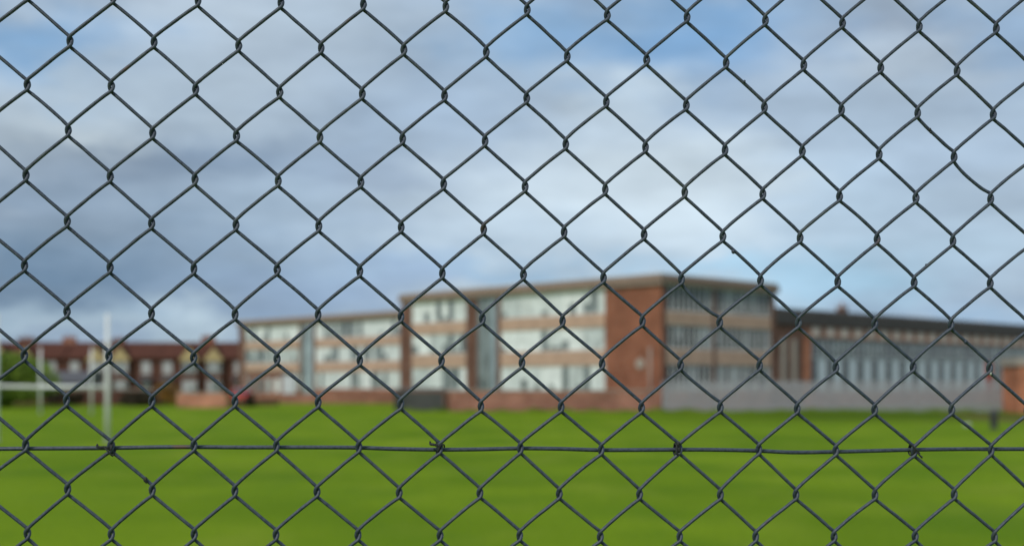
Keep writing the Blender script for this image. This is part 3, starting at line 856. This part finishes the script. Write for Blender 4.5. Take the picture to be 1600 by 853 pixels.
for c in range(C0, C1):          # one woven wire between node columns c and c + 1
    P = []
    rr = random.Random(c + 500)
    for r in range(R0, R1 + 1):
        right = (c + r) % 2 != 0                    # node on column c + 1 (right extreme of this wire)
        cn = c + 1 if right else c
        u, v = N(cn, r)
        s = 1 if right else -1
        # left extreme: enters in front from the upper right, leaves at the back;  right extreme: the other way round
        din, dout = (RW * 1.06, -RW * 1.06) if right else (-RW * 1.06, RW * 1.06)
        j = rr.uniform(.9, 1.15)
        P.append((u - s * .25, v + KH, din)); P.append((u + s * KX * .62 * j, v + 2.5, din * .72)); P.append((u + s * KX * j, v, 0)); P.append((u + s * KX * .62 * j, v - 2.5, dout * .72)); P.append((u - s * .25, v - KH, dout))
        if r < R1:
            r2 = r + 1; c2 = c if right else c + 1
            u2, v2 = N(c2, r2)
            a = (u - s * .25, v - KH); b = (u2 + s * .25, v2 + KH)
            L = math.hypot(b[0] - a[0], b[1] - a[1]); nx, ny = -(b[1] - a[1]) / L, (b[0] - a[0]) / L
            if ny < 0: nx, ny = -nx, -ny
            back = not right                        # left node -> right node runs at the back ("\"), the "/" runs in front
            bow = (.16 if back else .5) + rr.gauss(0, .18)
            if back: bow += -special.get((c, r), 0)
            elif (c2, r2) in ((11, 8), (21, 8)): bow += 1.0
            dd_ = dout
            for t, k in ((.12, .55), (.32, .95), (.55, 1.0), (.8, .75), (.93, .3)):
                P.append((a[0] + (b[0] - a[0]) * t + nx * bow * k + rr.gauss(0, .04), a[1] + (b[1] - a[1]) * t + ny * bow * k + rr.gauss(0, .06), dd_ * (1 - .12 * math.sin(PI * t))))
    near = C0 + 12 < c < C1 - 12
    Q = catmull(P, 4 if near else 2)
    mesh.tube([loc(W3(*q)) for q in Q], [RW / 1000 * (1 + .05 * math.sin(i * .9 + c) * rr.random()) for i in range(len(Q))], 12 if near else 8)

def wire_mat():
    m = bpy.data.materials.new('fence_wire'); m.use_nodes = True
    nt = m.node_tree; p = nt.nodes['Principled BSDF']
    p.inputs['Roughness'].default_value = .5; p.inputs['Specular IOR Level'].default_value = .45
    t = nt.nodes.new('ShaderNodeTexCoord')
    n = nt.nodes.new('ShaderNodeTexNoise'); n.inputs['Scale'].default_value = 420; n.inputs['Detail'].default_value = 5
    nt.links.new(t.outputs['Object'], n.inputs['Vector'])
    r = nt.nodes.new('ShaderNodeValToRGB'); e = r.color_ramp.elements
    e[0].position = .3; e[1].position = .75; e[0].color = (.020, .028, .046, 1); e[1].color = (.066, .084, .112, 1)
    nt.links.new(n.outputs['Fac'], r.inputs[0])
    n2 = nt.nodes.new('ShaderNodeTexNoise'); n2.inputs['Scale'].default_value = 45; n2.inputs['Detail'].default_value = 4
    nt.links.new(t.outputs['Object'], n2.inputs['Vector'])
    r2 = nt.nodes.new('ShaderNodeValToRGB'); e = r2.color_ramp.elements
    e[0].position = .55; e[1].position = .75; e[0].color = (0, 0, 0, 1); e[1].color = (.5, .5, .5, 1)
    nt.links.new(n2.outputs['Fac'], r2.inputs[0])
    x = nt.nodes.new('ShaderNodeMix'); x.data_type = 'RGBA'
    nt.links.new(r2.outputs[0], x.inputs[0]); nt.links.new(r.outputs[0], x.inputs[6]); x.inputs[7].default_value = (.085, .10, .09, 1)
    n3 = nt.nodes.new('ShaderNodeTexNoise'); n3.inputs['Scale'].default_value = 26; n3.inputs['Detail'].default_value = 3
    nt.links.new(t.outputs['Object'], n3.inputs['Vector'])
    r3 = nt.nodes.new('ShaderNodeValToRGB'); e = r3.color_ramp.elements
    e[0].position = .68; e[1].position = .74; e[0].color = (0, 0, 0, 1); e[1].color = (.75, .75, .75, 1)
    nt.links.new(n3.outputs['Fac'], r3.inputs[0])
    x3 = nt.nodes.new('ShaderNodeMix'); x3.data_type = 'RGBA'
    nt.links.new(r3.outputs[0], x3.inputs[0]); nt.links.new(x.outputs[2], x3.inputs[6]); x3.inputs[7].default_value = (.11, .055, .035, 1)
    x = x3
    nt.links.new(x.outputs[2], p.inputs['Base Color'])
    b = nt.nodes.new('ShaderNodeBump'); b.inputs['Strength'].default_value = .12; b.inputs['Distance'].default_value = .0002
    nt.links.new(n.outputs['Fac'], b.inputs['Height']); nt.links.new(b.outputs[0], p.inputs['Normal'])
    return m
M['wire'] = wire_mat()
M['tie'] = mat('tie_wire', (.035, .035, .04), .6, spec=.4, col2=(.015, .017, .012), vscale=500)
mesh.build('wire_mesh', M['wire'], fence)
# points of the picture read once as places on the fence
def FP(px, py, d=0):
    u = (px - 800) / F; Z = 1.09 / (1 - T * u)
    return (u * Z * NN * 1000, (EYE + (600 - py) / F * Z) * 1000, d)
BD = 4.75
lw = [(-1500, 1749, BD), (-900, 1750, BD)] + [FP(x, y, BD) for x, y in ((-120, 702), (-20, 701.5), (50, 700.8), (110, 700.5), (172, 700), (240, 698.8), (303, 698.5), (370, 699), (433, 699), (500, 699), (560, 699.5), (620, 701.5), (687, 702.6), (750, 702), (813, 700.6), (875, 701.2), (939, 703.2), (1000, 703), (1061, 702.6), (1120, 702.8), (1186, 704.3), (1240, 706.8), (1306, 706), (1370, 704.3), (1428, 702.8), (1490, 701.8), (1548, 701.6), (1610, 701.6))] + [(900, 1742, BD), (1500, 1741, BD)]
lm = MB().tube([loc(W3(*q)) for q in catmull(lw, 6)], .00175, 12)
lm.build('line_wire', M['wire'], fence)
tw = [(-1500, 905, BD), (0, 902, BD), (1500, 899, BD)]
MB().tube([loc(W3(*q)) for q in catmull(tw, 30)], .00175, 10).build('line_wire', M['wire'], fence)

def tie(px, py, loops, tail, twist=True, r=.68, extra=()):
    """thin wire wound round knuckle and line wire, its ends twisted into a tail"""
    m = MB()
    u, v, _ = FP(px, py)
    P = []
    for i in range(int(loops * 14) + 1):
        a = 2 * PI * i / 14
        P.append((u + (i / 14 - loops / 2) * 1.25 + .5 * math.sin(a * 1.7), v + 4.7 * math.cos(a), 2.6 + 5.6 * math.sin(a)))
    m.tube([loc(W3(*q)) for q in catmull(P, 2)], r / 1000, 8)
    T_ = [FP(x, y, d) for x, y, d in tail]
    Cc = catmull(T_, 10)
    for ph in ((0, PI) if twist else (0,)):
        Q = []
        for i, q in enumerate(Cc):
            a = i * .62 + ph; w = .62 if twist else 0
            Q.append((q[0] + .25 * w * math.cos(a), q[1] + w * math.sin(a), q[2] + w * math.cos(a)))
        m.tube([loc(W3(*q)) for q in Q], r / 1000, 8)
    for e in extra:
        m.tube([loc(W3(*q)) for q in catmull([FP(*p) for p in e], 5)], r / 1000, 8)
    return m.build('tie_wire', M['tie'], fence)
tie(174, 700, 2.4, [(171, 700, -3), (165, 698.5, -3), (158, 698.6, -3), (153, 697, -2.5), (153.2, 694.8, -2)], extra=[[(165, 698.6, -3.5), (170, 704, -4), (176.5, 711.5, -2.5), (178, 708, 0), (179, 703, 4)]])
tie(684.5, 700, 2.2, [(688, 696.5, -3), (682, 695, -3), (676, 693.8, -3), (672.3, 693, -2.5), (672, 690.4, -2)], extra=[[(686, 696, -3), (693, 694, -1), (694.5, 698.5, 2)]])
tie(1058.5, 701.5, 3.0, [(1059, 696, -3), (1058, 693.5, -3.6), (1059.5, 691.3, -3)], r=.9, extra=[[(1056, 697, -3.3), (1055.6, 705, -3.6), (1057.5, 709.3, -3), (1061, 707.5, -1)], [(1056.5, 692.5, -2.6), (1058.5, 690.8, -3.6), (1061, 692.8, -3)]])
tie(1427, 702.5, 2.4, [(1424, 696, -3.2), (1429, 701.8, -3.8), (1435, 708, -3.2)], twist=False, extra=[[(1431, 706, -3), (1436, 712, -3.4), (1438.3, 714.5, -3), (1438.6, 712, -2)]])
# drips of coating, thorny snags
for i, (x, y, q, mm) in enumerate(((227.5, 749, 1.3, 'tie'), (229, 752, .9, 'tie'), (1452.5, 203.5, 1.0, 'tie'), (1453.5, 207, .7, 'tie'), (1447, 415, .9, 'tie'), (1145.5, 393, 1.2, 'wire'), (1508.5, 534, 1.2, 'wire'), (1163, 128, .8, 'wire'), (1546, 583.5, .9, 'litter'))):
    u, v, _ = FP(x, y)
    m = MB(); m.blobby(loc(W3(u, v, -2.2 if mm == 'litter' else -.6)), q * 1.3 / 1000, i, 1, 1, 1.3)
    m.build('coating_drip', M[mm], fence, label='tiny white spot on a knuckle' if mm == 'litter' else None)
